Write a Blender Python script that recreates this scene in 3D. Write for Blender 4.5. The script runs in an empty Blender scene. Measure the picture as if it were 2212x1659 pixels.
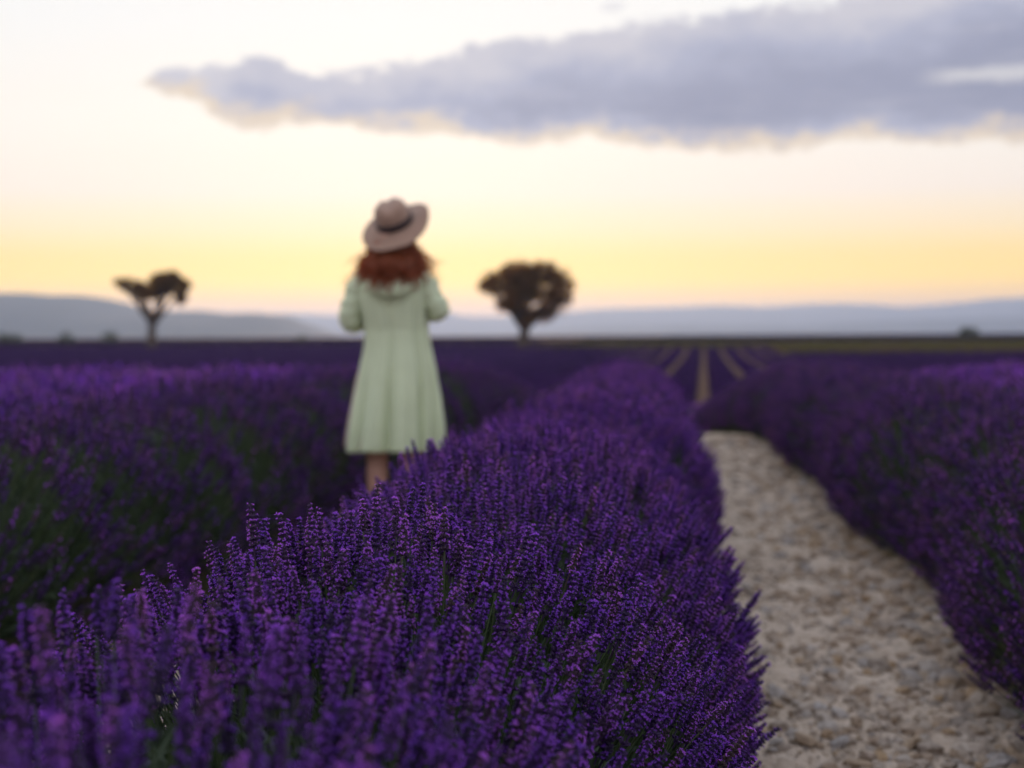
import bpy, bmesh, math, random
import numpy as np
from mathutils import Vector, Matrix, noise

random.seed(7)
rng = np.random.default_rng(7)
R = math.radians
S = bpy.context.scene
COL = S.collection

# ------------------------------------------------------------------ camera
CAM_H = 1.05
YAW = R(7.7)                      # rows run along +Y; the camera looks a little left of them
PITCH = R(1.95)
cam_d = bpy.data.cameras.new('camera')
cam_d.lens = 50.0
cam_d.sensor_width = 36.0
cam_d.clip_start = 0.05
cam_d.clip_end = 60000.0
cam_d.dof.use_dof = True
cam_d.dof.focus_distance = 2.05
cam_d.dof.aperture_fstop = 3.0
cam = bpy.data.objects.new('camera', cam_d)
COL.objects.link(cam)
cam.matrix_world = (Matrix.Translation((0, 0, CAM_H)) @ Matrix.Rotation(YAW, 4, 'Z')
                    @ Matrix.Rotation(R(90) - PITCH, 4, 'X') @ Matrix.Rotation(R(-0.3), 4, 'Z'))
S.camera = cam

S.render.engine = 'CYCLES'
S.cycles.use_denoising = True
S.cycles.max_bounces = 8
S.cycles.diffuse_bounces = 3
S.cycles.transmission_bounces = 4
S.cycles.volume_bounces = 2
S.cycles.transparent_max_bounces = 8
S.cycles.sample_clamp_indirect = 4.0
S.view_settings.view_transform = 'Standard'
S.view_settings.look = 'None'
S.view_settings.gamma = 1.0
S.view_settings.use_curve_mapping = False
S.view_settings.exposure = 0.0

# ------------------------------------------------------------------ node helpers
class NT:
    def __init__(self, tree):
        self.t = tree
        tree.nodes.clear()
    def n(self, kind, **kw):
        nd = self.t.nodes.new(kind)
        for k, v in kw.items():
            setattr(nd, k, v)
        return nd
    def l(self, a, b):
        self.t.links.new(a, b)
    def put(self, sock, v):
        if isinstance(v, bpy.types.NodeSocket):
            self.l(v, sock)
        elif v is not None:
            sock.default_value = v
    def math(self, op, a, b=None, c=None, clamp=False):
        nd = self.n('ShaderNodeMath', operation=op, use_clamp=clamp)
        self.put(nd.inputs[0], a)
        self.put(nd.inputs[1], b)
        self.put(nd.inputs[2], c)
        return nd.outputs[0]
    def mix(self, f, a, b, blend='MIX'):
        nd = self.n('ShaderNodeMix', data_type='RGBA', blend_type=blend)
        self.put(nd.inputs[0], f)
        self.put(nd.inputs[6], a)
        self.put(nd.inputs[7], b)
        return nd.outputs[2]
    def ramp(self, f, stops, interp='LINEAR'):
        nd = self.n('ShaderNodeValToRGB')
        cr = nd.color_ramp
        cr.interpolation = interp
        while len(cr.elements) < len(stops):
            cr.elements.new(0.5)
        for e, (p, c) in zip(cr.elements, stops):
            e.position = p
            e.color = (*c, 1)
        self.put(nd.inputs[0], f)
        return nd.outputs[0]
    def noise(self, vec, scale, detail=4, rough=0.55):
        nd = self.n('ShaderNodeTexNoise')
        self.put(nd.inputs['Vector'], vec)
        nd.inputs['Scale'].default_value = scale
        nd.inputs['Detail'].default_value = detail
        nd.inputs['Roughness'].default_value = rough
        return nd.outputs[0]
    def smooth(self, v, lo, hi):
        nd = self.n('ShaderNodeMapRange', interpolation_type='SMOOTHSTEP')
        self.put(nd.inputs[0], v)
        nd.inputs[1].default_value = lo
        nd.inputs[2].default_value = hi
        return nd.outputs[0]
    def curve(self, v, pts):
        nd = self.n('ShaderNodeFloatCurve')
        cm = nd.mapping
        c = cm.curves[0]
        while len(c.points) < len(pts):
            c.points.new(0.5, 0.5)
        for p, (x, y) in zip(c.points, pts):
            p.location = (x, y)
            p.handle_type = 'AUTO_CLAMPED'
        cm.update()
        self.put(nd.inputs['Value'], v)
        return nd.outputs[0]

def lin(r, g, b):
    f = lambda c: (c / 255) / 12.92 if c <= 10 else (((c / 255) + 0.055) / 1.055) ** 2.4
    return (f(r), f(g), f(b))

# ------------------------------------------------------------------ world: dusk sky with one long cloud bank
SUN_AZ = YAW + R(4)               # counter-clockwise from +Y
SUN_EL = R(5)
W = bpy.data.worlds.new('World')
S.world = W
W.use_nodes = True
w = NT(W.node_tree)
out = w.n('ShaderNodeOutputWorld')
bg = w.n('ShaderNodeBackground')
w.l(bg.outputs[0], out.inputs[0])
tc = w.n('ShaderNodeTexCoord')
sep = w.n('ShaderNodeSeparateXYZ')
w.l(tc.outputs['Generated'], sep.inputs[0])
dx, dy, dz = sep.outputs
elev = w.math('ARCSINE', dz)
# azimuth to the right of the camera's heading
hx, hy = -math.sin(YAW), math.cos(YAW)
fwd = w.math('ADD', w.math('MULTIPLY', dx, hx), w.math('MULTIPLY', dy, hy))
rgt = w.math('ADD', w.math('MULTIPLY', dx, hy), w.math('MULTIPLY', dy, -hx))
az = w.math('ARCTAN2', rgt, fwd)
front = w.smooth(fwd, -0.55, 0.75)
e01 = w.math('DIVIDE', elev, math.pi / 2)
def E(y):                         # elevation of a picture height (horizon at 725 of 1659), 0..1 of a right angle
    return max(0.0, math.atan((725 - y) / 3072) / (math.pi / 2))
K = 1.06
def c(r, g, b, k=1.0):
    a = lin(r, g, b)
    return (a[0] * k, a[1] * k, a[2] * k)
frontc = w.ramp(e01, [(0.0, c(255, 170, 80, 1.9)), (E(655), c(255, 190, 40, 1.95)), (E(610), c(255, 206, 20, 1.85)), (E(560), c(255, 214, 96, 1.5)),
                      (E(500), c(255, 228, 176, 1.3)), (E(420), c(255, 240, 225, 1.17)), (E(280), c(255, 248, 238, 1.15)), (E(60), c(253, 252, 250, 1.10)),
                      (0.35, c(236, 238, 246, 1.15)), (1.0, c(205, 214, 236, 1.25))])
backc = w.ramp(e01, [(0.0, c(214, 192, 196, 1.4)), (0.08, c(218, 202, 208, 1.55)), (0.22, c(214, 212, 226, 1.55)), (1.0, c(205, 214, 236, 1.25))])
sky = w.mix(front, backc, frontc)
nish = w.n('ShaderNodeTexSky', sky_type='NISHITA', sun_disc=False)
nish.sun_elevation = SUN_EL
nish.sun_rotation = -SUN_AZ
nm = w.mix(1.0, nish.outputs[0], (0.06, 0.06, 0.06, 1), 'MULTIPLY')
sky = w.mix(0.12, sky, nm)
# thin uneven veil
vv = w.n('ShaderNodeCombineXYZ')
w.put(vv.inputs[0], az)
w.put(vv.inputs[1], w.math('MULTIPLY', elev, 5.0))
veil = w.noise(vv.outputs[0], 3.0, 3)
sky = w.mix(w.math('MULTIPLY', w.smooth(veil, 0.4, 0.75), 0.10), sky, w.mix(1.0, sky, (1.0, 0.93, 0.84, 1), 'MULTIPLY'))
# the cloud bank: upper and lower outline as functions of azimuth
AZ0, AZ1 = -0.40, 0.75
EL0, EL1 = 0.08, 0.34
def A(x): return (math.atan((x - 1106) / 3072) - AZ0) / (AZ1 - AZ0)
def V(y): return (math.atan((725 - y) / 3072) - EL0) / (EL1 - EL0)
azn = w.math('DIVIDE', w.math('SUBTRACT', az, AZ0), AZ1 - AZ0, clamp=True)
up = w.curve(azn, [(0, V(240)), (A(250), V(225))] + [(A(x), V(y)) for x, y in [(340, 194), (375, 168), (460, 166), (545, 146), (600, 150), (665, 178), (760, 170), (860, 158),
      (960, 136), (1080, 108), (1180, 98), (1300, 80), (1430, 66), (1560, 54), (1700, 42), (1830, 32), (1930, 8), (2010, -8), (2250, -40)]] + [(0.9, V(-20)), (1, V(200))])
lo = w.curve(azn, [(0, V(150)), (A(250), V(165))] + [(A(x), V(y)) for x, y in [(340, 186), (380, 208), (440, 224), (495, 258), (560, 268), (640, 256), (740, 262), (860, 274),
      (1000, 282), (1150, 300), (1250, 292), (1400, 304), (1560, 322), (1700, 320), (1840, 306), (2000, 318), (2250, 322)]] + [(0.9, V(300)), (1, V(215))])
eln = w.math('DIVIDE', w.math('SUBTRACT', elev, EL0), EL1 - EL0)
cv = w.n('ShaderNodeCombineXYZ')
w.put(cv.inputs[0], az)
w.put(cv.inputs[1], w.math('MULTIPLY', elev, 1.8))
nA = w.math('SUBTRACT', w.noise(cv.outputs[0], 26.0, 5, 0.6), 0.5)
nB = w.math('SUBTRACT', w.noise(cv.outputs[0], 60.0, 4, 0.6), 0.5)
jit = w.math('ADD', w.math('ADD', w.math('MULTIPLY', nA, 0.11), 0.020), w.math('MULTIPLY', nB, 0.07))
dU = w.math('ADD', w.math('SUBTRACT', up, eln), jit)
dL = w.math('ADD', w.math('SUBTRACT', eln, lo), w.math('MULTIPLY', jit, 0.7))
mU = w.smooth(dU, -0.004, 0.024)
mL = w.smooth(dL, -0.018, 0.012)
mask = w.math('MULTIPLY', mU, mL)
# pale slit near the right side of the bank
gx = w.smooth(az, math.atan((1960 - 1106) / 3072), math.atan((2080 - 1106) / 3072))
ge = w.math('ABSOLUTE', w.math('ADD', w.math('SUBTRACT', eln, V(197)), w.math('MULTIPLY', nA, 0.05)))
slit = w.math('MULTIPLY', gx, w.math('SUBTRACT', 1.0, w.smooth(ge, 0.004, 0.028)))
mask = w.math('MULTIPLY', mask, w.math('SUBTRACT', 1.0, w.math('MULTIPLY', slit, 0.45)))
# a scrap of cloud higher up
px_ = w.math('DIVIDE', w.math('SUBTRACT', az, math.atan((1325 - 1106) / 3072)), 0.011)
py_ = w.math('DIVIDE', w.math('SUBTRACT', elev, math.atan((725 - 24) / 3072)), 0.0045)
pr = w.math('ADD', w.math('ADD', w.math('MULTIPLY', px_, px_), w.math('MULTIPLY', py_, py_)), w.math('MULTIPLY', nB, 2.0))
scrap = w.math('MULTIPLY', w.math('SUBTRACT', 1.0, w.smooth(pr, 0.1, 1.2)), 0.35)
thick = w.math('MULTIPLY', w.smooth(dU, 0.0, 0.28), w.smooth(dL, -0.01, 0.10))
tone = w.noise(cv.outputs[0], 9.0, 4)
ccol = w.ramp(w.math('ADD', w.math('MULTIPLY', thick, 0.75), w.math('MULTIPLY', w.math('SUBTRACT', tone, 0.5), 0.9)),
              [(0.0, c(206, 203, 212)), (0.3, c(172, 175, 197)), (0.6, c(150, 153, 177)), (1.0, c(133, 137, 163))])
cs = w.n('ShaderNodeCombineXYZ')
w.put(cs.inputs[0], w.math('MULTIPLY', az, 0.5))
w.put(cs.inputs[1], w.math('MULTIPLY', elev, 4.0))
streak = w.noise(cs.outputs[0], 14.0, 5, 0.6)
ccol = w.mix(w.math('MULTIPLY', w.smooth(streak, 0.52, 0.74), 0.45), ccol, (*c(204, 202, 212), 1))
under = w.math('SUBTRACT', 1.0, w.smooth(w.math('ADD', dL, w.math('MULTIPLY', nA, 0.10)), 0.0, 0.055))
ccol = w.mix(w.math('MULTIPLY', under, 0.62), ccol, (*c(252, 222, 172), 1))
sky = w.mix(w.math('MAXIMUM', w.math('MULTIPLY', mask, 0.96), scrap), sky, ccol)
w.l(sky, bg.inputs[0])
bg.inputs[1].default_value = 1.0

# ------------------------------------------------------------------ sun: last warm light just over the horizon
sd = bpy.data.lights.new('sun', 'SUN')
sd.energy = 2.0
sd.color = (1.0, 0.63, 0.36)
sd.angle = R(10)
sun = bpy.data.objects.new('sun', sd)
COL.objects.link(sun)
sdir = Vector((-math.sin(SUN_AZ) * math.cos(SUN_EL), math.cos(SUN_AZ) * math.cos(SUN_EL), math.sin(SUN_EL)))
sun.rotation_euler = sdir.to_track_quat('Z', 'Y').to_euler()

# ------------------------------------------------------------------ materials
def mat(name):
    m = bpy.data.materials.new(name)
    m.use_nodes = True
    return m, NT(m.node_tree)

def leafy(name, cols, rough=0.6, trans=0.3, tcol=None, nscale=None, spec=0.3):
    """random per object or instance colour, part of the light passing through"""
    m, t = mat(name)
    o = t.n('ShaderNodeOutputMaterial')
    oi = t.n('ShaderNodeObjectInfo')
    f = oi.outputs['Random']
    if nscale:
        geo = t.n('ShaderNodeNewGeometry')
        nn = t.noise(geo.outputs['Position'], nscale, 3)
        f = t.math('ADD', t.math('MULTIPLY', f, 0.45), t.math('MULTIPLY', t.smooth(nn, 0.3, 0.7), 0.55))
    col = t.ramp(f, [(i / (len(cols) - 1), cc) for i, cc in enumerate(cols)])
    p = t.n('ShaderNodeBsdfPrincipled')
    t.l(col, p.inputs['Base Color'])
    p.inputs['Roughness'].default_value = rough
    p.inputs['Specular IOR Level'].default_value = spec
    if trans > 0:
        tr = t.n('ShaderNodeBsdfTranslucent')
        t.l(t.mix(1.0, col, tcol or (1.3, 1.3, 1.3, 1), 'MULTIPLY'), tr.inputs[0])
        mx = t.n('ShaderNodeMixShader')
        mx.inputs[0].default_value = trans
        t.l(p.outputs[0], mx.inputs[1])
        t.l(tr.outputs[0], mx.inputs[2])
        t.l(mx.outputs[0], o.inputs[0])
    else:
        t.l(p.outputs[0], o.inputs[0])
    return m

M_petal = leafy('lavender_petal', [(0.20, 0.055, 0.54), (0.31, 0.08, 0.66), (0.50, 0.14, 0.76)], 0.55, 0.5)
M_calyx = leafy('lavender_calyx', [(0.030, 0.018, 0.055), (0.048, 0.022, 0.095), (0.060, 0.030, 0.085), (0.07, 0.045, 0.05)], 0.6, 0.15)
M_stem = leafy('lavender_stem', [(0.035, 0.065, 0.022), (0.06, 0.10, 0.03), (0.09, 0.11, 0.05)], 0.55, 0.1)
M_leaf = leafy('lavender_leaf', [(0.035, 0.055, 0.03), (0.055, 0.085, 0.045), (0.07, 0.10, 0.06)], 0.6, 0.2)
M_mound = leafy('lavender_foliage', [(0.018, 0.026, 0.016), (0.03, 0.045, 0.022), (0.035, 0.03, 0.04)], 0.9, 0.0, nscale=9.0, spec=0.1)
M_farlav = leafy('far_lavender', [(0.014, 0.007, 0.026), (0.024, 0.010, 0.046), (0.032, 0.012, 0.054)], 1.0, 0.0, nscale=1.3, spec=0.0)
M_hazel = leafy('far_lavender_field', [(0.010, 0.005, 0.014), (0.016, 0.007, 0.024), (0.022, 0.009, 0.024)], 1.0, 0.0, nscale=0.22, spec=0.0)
M_treeleaf = leafy('almond_leaf', [(0.07, 0.06, 0.016), (0.10, 0.08, 0.020), (0.15, 0.095, 0.024)], 0.55, 0.7, (3.0, 1.4, 0.45, 1), nscale=0.9)  # orange tint puts the sunset backlight glow into the leaf colour
M_shrub = leafy('shrub_leaf', [(0.025, 0.04, 0.015), (0.045, 0.06, 0.02), (0.05, 0.045, 0.02)], 0.6, 0.25, nscale=0.9)

def soil_mat(name, dark, light, grey):
    m, t = mat(name)
    o = t.n('ShaderNodeOutputMaterial')
    geo = t.n('ShaderNodeNewGeometry')
    pos = geo.outputs['Position']
    a = t.noise(pos, 1.3, 6, 0.6)
    b = t.noise(pos, 22.0, 6, 0.65)
    vo = t.n('ShaderNodeTexVoronoi')
    vo.inputs['Scale'].default_value = 42.0
    t.l(pos, vo.inputs['Vector'])
    col = t.ramp(t.math('ADD', t.math('MULTIPLY', a, 0.5), t.math('MULTIPLY', b, 0.5)), [(0.32, dark), (0.52, light), (0.68, grey)])
    sv = t.n('ShaderNodeSeparateColor')
    t.l(vo.outputs['Color'], sv.inputs[0])
    col = t.mix(t.math('MULTIPLY', t.smooth(sv.outputs[0], 0.2, 0.9), 0.35), col, t.ramp(sv.outputs[1], [(0, dark), (1, grey)]))
    p = t.n('ShaderNodeBsdfPrincipled')
    t.l(col, p.inputs['Base Color'])
    p.inputs['Roughness'].default_value = 0.95
    p.inputs['Specular IOR Level'].default_value = 0.15
    bp = t.n('ShaderNodeBump')
    bp.inputs['Strength'].default_value = 0.7
    bp.inputs['Distance'].default_value = 0.012
    h = t.math('ADD', t.math('MULTIPLY', b, 1.0), t.math('MULTIPLY', t.math('SUBTRACT', 0.6, vo.outputs['Distance']), 0.8))
    t.l(h, bp.inputs['Height'])
    t.l(bp.outputs[0], p.inputs['Normal'])
    t.l(p.outputs[0], o.inputs[0])
    return m
M_soil = soil_mat('stony_soil', (0.14, 0.085, 0.06), (0.24, 0.16, 0.115), (0.28, 0.20, 0.15))
M_path = soil_mat('pale_path_soil', (0.26, 0.20, 0.145), (0.56, 0.455, 0.35), (0.64, 0.55, 0.45))

def stone_mat():
    m, t = mat('limestone')
    o = t.n('ShaderNodeOutputMaterial')
    oi = t.n('ShaderNodeObjectInfo')
    geo = t.n('ShaderNodeNewGeometry')
    col = t.ramp(oi.outputs['Random'], [(0, (0.36, 0.31, 0.26)), (0.2, (0.56, 0.46, 0.36)), (0.4, (0.36, 0.26, 0.17)), (0.55, (0.60, 0.51, 0.41)),
                                        (0.75, (0.44, 0.41, 0.38)), (0.9, (0.46, 0.32, 0.18)), (1.0, (0.60, 0.52, 0.42))])
    n1 = t.noise(geo.outputs['Position'], 60, 5)
    col = t.mix(t.smooth(n1, 0.35, 0.75), t.mix(1.0, col, (0.68, 0.66, 0.64, 1), 'MULTIPLY'), col)
    p = t.n('ShaderNodeBsdfPrincipled')
    t.l(col, p.inputs['Base Color'])
    p.inputs['Roughness'].default_value = 0.85
    p.inputs['Specular IOR Level'].default_value = 0.25
    bp = t.n('ShaderNodeBump')
    bp.inputs['Strength'].default_value = 0.5
    bp.inputs['Distance'].default_value = 0.004
    t.l(n1, bp.inputs['Height'])
    t.l(bp.outputs[0], p.inputs['Normal'])
    t.l(p.outputs[0], o.inputs[0])
    return m
M_stone = stone_mat()

def plain(name, col, rough=0.7, nscale=None, var=0.2, bump=0.0, trans=0.0, tcol=None, spec=0.3, sheen=0.0):
    m, t = mat(name)
    o = t.n('ShaderNodeOutputMaterial')
    p = t.n('ShaderNodeBsdfPrincipled')
    colr = None
    if nscale:
        tco = t.n('ShaderNodeTexCoord')
        nn = t.noise(tco.outputs['Object'], nscale, 5)
        lo_ = tuple(x * (1 - var) for x in col)
        hi_ = tuple(min(1, x * (1 + var)) for x in col)
        colr = t.ramp(nn, [(0.3, lo_), (0.7, hi_)])
        t.l(colr, p.inputs['Base Color'])
        if bump:
            bp = t.n('ShaderNodeBump')
            bp.inputs['Strength'].default_value = bump
            bp.inputs['Distance'].default_value = 0.01
            t.l(nn, bp.inputs['Height'])
            t.l(bp.outputs[0], p.inputs['Normal'])
    else:
        p.inputs['Base Color'].default_value = (*col, 1)
    p.inputs['Roughness'].default_value = rough
    p.inputs['Specular IOR Level'].default_value = spec
    if sheen:
        p.inputs['Sheen Weight'].default_value = sheen
    if trans:
        tr = t.n('ShaderNodeBsdfTranslucent')
        tr.inputs[0].default_value = (*(tcol or col), 1)
        mx = t.n('ShaderNodeMixShader')
        mx.inputs[0].default_value = trans
        t.l(p.outputs[0], mx.inputs[1])
        t.l(tr.outputs[0], mx.inputs[2])
        t.l(mx.outputs[0], o.inputs[0])
    else:
        t.l(p.outputs[0], o.inputs[0])
    return m
M_bark = plain('bark', (0.075, 0.055, 0.042), 0.9, 6.0, 0.4, 0.8)
M_skin = plain('skin', (0.52, 0.30, 0.22), 0.5, 18, 0.08, 0.0)
M_coat = plain('mint_cotton', (0.77, 0.88, 0.60), 0.85, 9.0, 0.05, 0.15, trans=0.24, tcol=(0.80, 0.80, 0.34), sheen=0.2)
M_dress = plain('sunset_pink_cotton', (0.66, 0.50, 0.44), 0.85, 9.0, 0.06, 0.1, trans=0.25, tcol=(0.8, 0.5, 0.35))  # pink stands in for sunset light on the coat's left panel
M_hat = plain('tan_felt', (0.36, 0.235, 0.165), 0.95, 40.0, 0.1, 0.1, sheen=0.3)
M_band = plain('dark_ribbon', (0.045, 0.03, 0.03), 0.6)
M_hair = plain('auburn_hair', (0.21, 0.075, 0.03), 0.45, 30.0, 0.4, 0.0, trans=0.45, tcol=(0.95, 0.34, 0.07), spec=0.5)
M_eye = plain('eye_white', (0.7, 0.68, 0.65), 0.2)
M_shoe = plain('tan_leather', (0.25, 0.15, 0.09), 0.5, 30.0, 0.2)
M_meadow = leafy('dry_meadow', [(0.034, 0.036, 0.012), (0.058, 0.052, 0.016), (0.062, 0.040, 0.026)], 1.0, 0.0, nscale=0.12, spec=0.0)
M_wheat = leafy('pale_stubble', [(0.13, 0.085, 0.06), (0.18, 0.11, 0.08)], 1.0, 0.0, nscale=0.1, spec=0.1)
M_hill = leafy('wooded_hill', [(0.022, 0.032, 0.024), (0.036, 0.046, 0.034), (0.055, 0.058, 0.046)], 0.95, 0.0, nscale=0.004, spec=0.05)

# ------------------------------------------------------------------ object helpers
def tag(o, label=None, cat=None, group=None, kind=None):
    if label: o['label'] = label
    if cat: o['category'] = cat
    if group: o['group'] = group
    if kind: o['kind'] = kind
    return o

def link(name, me, parent=None, mats=()):
    o = bpy.data.objects.new(name, me)
    COL.objects.link(o)
    for m in mats:
        if m.name not in [x.name for x in me.materials if x]:
            me.materials.append(m)
    if parent is not None:
        o.parent = parent
    return o

def empty(name, loc, rz=0):
    o = bpy.data.objects.new(name, None)
    o.empty_display_size = 0.2
    o.location = loc
    o.rotation_euler = (0, 0, rz)
    COL.objects.link(o)
    return o

def mesh_np(name, v, f, smooth=False):
    me = bpy.data.meshes.new(name)
    me.from_pydata([tuple(p) for p in v], [], [tuple(q) for q in f])
    if smooth:
        me.polygons.foreach_set('use_smooth', [True] * len(me.polygons))
    me.update()
    return me

class MB:
    """collects vertices and faces of one mesh"""
    def __init__(self):
        self.v, self.f, self.mi = [], [], []
    def face(self, pts, mi=0):
        b = len(self.v)
        self.v += [tuple(p) for p in pts]
        self.f.append(tuple(range(b, b + len(pts))))
        self.mi.append(mi)
    def tube(self, path, radii, n=6, mi=0, cap=True):
        b = len(self.v)
        path = [Vector(p) for p in path]
        up = Vector((0.0123, 1, 0.0321))
        for i, p in enumerate(path):
            d = (path[min(i + 1, len(path) - 1)] - path[max(i - 1, 0)]).normalized()
            x = d.cross(up)
            if x.length < 0.05:
                x = d.cross(Vector((1, 0, 0)))
            x.normalize()
            y = d.cross(x)
            for k in range(n):
                a = 2 * math.pi * k / n
                self.v.append(tuple(p + (x * math.cos(a) + y * math.sin(a)) * radii[i]))
        for i in range(len(path) - 1):
            for k in range(n):
                k2 = (k + 1) % n
                self.f.append((b + i * n + k, b + i * n + k2, b + (i + 1) * n + k2, b + (i + 1) * n + k))
                self.mi.append(mi)
        if cap:
            self.f.append(tuple(b + k for k in range(n))[::-1]); self.mi.append(mi)
            e = b + (len(path) - 1) * n
            self.f.append(tuple(e + k for k in range(n))); self.mi.append(mi)
    def mesh(self, name, mats=(), smooth=False):
        me = mesh_np(name, self.v, self.f, smooth)
        for m in mats:
            me.materials.append(m)
        if mats:
            me.polygons.foreach_set('material_index', self.mi)
        return me

def sstep(a, b, x):
    t = np.clip((np.asarray(x, float) - a) / (b - a), 0, 1)
    return t * t * (3 - 2 * t)

def g(x, y):
    """ground height: level near the camera, dipping past a low crest, then slowly rising again"""
    x = np.asarray(x, float); y = np.asarray(y, float)
    z = -1.05 * sstep(12.5, 31.5, y)
    z = z + 0.55 * sstep(112, 175, y) + 0.45 * sstep(175, 420, y) + 0.55 * sstep(400, 1500, y)
    return z

def gp(x, y):
    """smooth bumps of the bare soil"""
    x = np.asarray(x, float); y = np.asarray(y, float)
    return 0.012 * np.sin(x * 3.1 + y * 1.7) * np.sin(y * 2.3 - x) + 0.010 * np.sin(x * 9 + np.sin(y * 5)) * np.sin(y * 7.3)

CH = Vector((hx, hy, 0))          # camera heading
CR = Vector((hy, -hx, 0))         # camera right
def spot(px, D):
    """ground position at distance D whose bearing is that of picture column px (of 2212)"""
    p = CH * D + CR * ((px - 1106) / 3072 * D)
    return Vector((p.x, p.y, float(g(p.x, p.y))))

def grid_mesh(name, xs, ys, zf):
    X, Y = np.meshgrid(xs, ys)
    Z = zf(X, Y)
    v = np.stack([X, Y, Z], -1).reshape(-1, 3)
    nx, ny = len(xs), len(ys)
    i = np.arange(nx * ny).reshape(ny, nx)
    f = np.stack([i[:-1, :-1], i[:-1, 1:], i[1:, 1:], i[1:, :-1]], -1).reshape(-1, 4)
    me = bpy.data.meshes.new(name)
    me.from_pydata(v.tolist(), [], f.tolist())
    me.polygons.foreach_set('use_smooth', [True] * len(me.polygons))
    me.update()
    return me

# ------------------------------------------------------------------ setting: ground, paths, hills
def graded(lo, hi, fine_lo, fine_hi, step, grow=1.25):
    a = list(np.arange(fine_lo, fine_hi + 1e-6, step))
    s = step; v = fine_hi
    while v < hi:
        s *= grow; v += s; a.append(min(v, hi))
    s = step; v = fine_lo
    while v > lo:
        s *= grow; v -= s; a.insert(0, max(v, lo))
    return np.array(sorted(set(a)))
xs = graded(-9000, 9000, -9, 6, 0.12)
ys = graded(-3000, 13000, -1, 32, 0.12, 1.12)
ground = link('ground', grid_mesh('ground', xs, ys, lambda X, Y: g(X, Y) + gp(X, Y) * (np.abs(X) < 12) * (Y < 40)), None, [M_soil])
tag(ground, 'pale stony soil of the plain under the lavender fields', 'ground', kind='structure')

ROW_X = -0.47
def bend(y):
    return -0.30 * np.clip((np.asarray(y, float) - 5) / 9, 0, 2.4) ** 1.3
PERIOD = 1.76
def rough(X, Y):
    z = np.zeros_like(X)
    for k, (fx, fy, am, ph) in enumerate([(11, 7, .006, 0.3), (23, 17, .005, 1.2), (37, 41, .004, 2.2), (61, 53, .003, .7)]):
        z += am * np.sin(X * fx + ph + np.sin(Y * fy * .6)) * np.sin(Y * fy + ph * 2 + np.sin(X * fx * .7))
    return z
def make_path(cx, w_, y0, y1, name, label):
    xs_ = np.arange(cx - w_, cx + w_ + 1e-6, 0.035)
    ys_ = np.arange(y0, y1, 0.045)
    me = grid_mesh(name, xs_, ys_, lambda X, Y: g(X, Y) + gp(X + bend(Y), Y) + 0.010 + rough(X, Y) * 0.9)
    for vtx in me.vertices:
        vtx.co.x += float(bend(vtx.co.y))
    o = link(name, me, None, [M_path])
    return tag(o, label, 'path', kind='structure')
path = make_path(0.43, 0.52, 0.0, 24, 'path', 'pale stony path running away between two lavender rows')
path2 = make_path(-1.33, 0.46, 0.0, 24, 'path', 'narrow shaded strip of bare soil where the woman walks')

# hills: real ridges several kilometres away
def ridge(name, profile, D, depth, label, seed):
    """profile: (picture column, picture row of the crest) pairs"""
    px = np.array([p[0] for p in profile], float); py = np.array([p[1] for p in profile], float)
    cols = np.linspace(px[0], px[-1], 260)
    crest = np.interp(cols, px, py)
    rows = np.linspace(-1, 1, 34)
    v = []
    for t in rows:
        for cpx, cy in zip(cols, crest):
            d = D + depth * t
            ux = (cpx - 1106) / 3072
            p = CH * d + CR * (ux * D + 0.0)
            h = max(0.0, (725 - cy) / 3072 * D + CAM_H)
            prof = (1 - abs(t) ** 1.6)
            q = Vector((p.x / (depth * .45), p.y / (depth * .45), seed))
            nz = noise.fractal(q, 1.0, 2.0, 5)
            z = h * prof * (1 + 0.45 * nz * abs(t)) + h * 0.03 * nz - 4 * (1 - prof)
            v.append((p.x, p.y, z))
    nx, ny = len(cols), len(rows)
    f = [(j * nx + i, j * nx + i + 1, (j + 1) * nx + i + 1, (j + 1) * nx + i) for j in range(ny - 1) for i in range(nx - 1)]
    o = link(name, mesh_np(name, v, f, True), None, [M_hill])
    return tag(o, label, 'hills', kind='structure')
ridge('hills', [(-900, 640), (-400, 610), (-150, 622), (0, 626), (50, 626), (110, 634), (180, 634), (240, 644), (290, 662), (330, 672), (390, 667), (440, 668),
                (500, 676), (560, 674), (620, 680), (660, 700), (700, 728), (740, 740)], 4200, 900, 'nearer blue hills along the left horizon', 3.1)
ridge('hills', [(400, 700), (560, 678), (640, 676), (720, 680), (800, 688), (900, 676), (960, 672), (1010, 682), (1100, 684), (1200, 676), (1300, 668), (1420, 668),
                (1560, 664), (1640, 667), (1740, 660), (1850, 662), (1950, 668), (2050, 660), (2130, 652), (2212, 653), (2500, 656), (3000, 662), (3600, 690)],
      9500, 1500, 'far pale blue mountain range along the right horizon', 8.7)
ridge('hills', [(1000, 735), (1150, 716), (1300, 706), (1500, 704), (1700, 708), (1900, 698), (2100, 692), (2300, 690), (2600, 700), (2900, 735)],
      6500, 700, 'low bluish foothills in front of the pale mountain range', 5.5)

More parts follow.
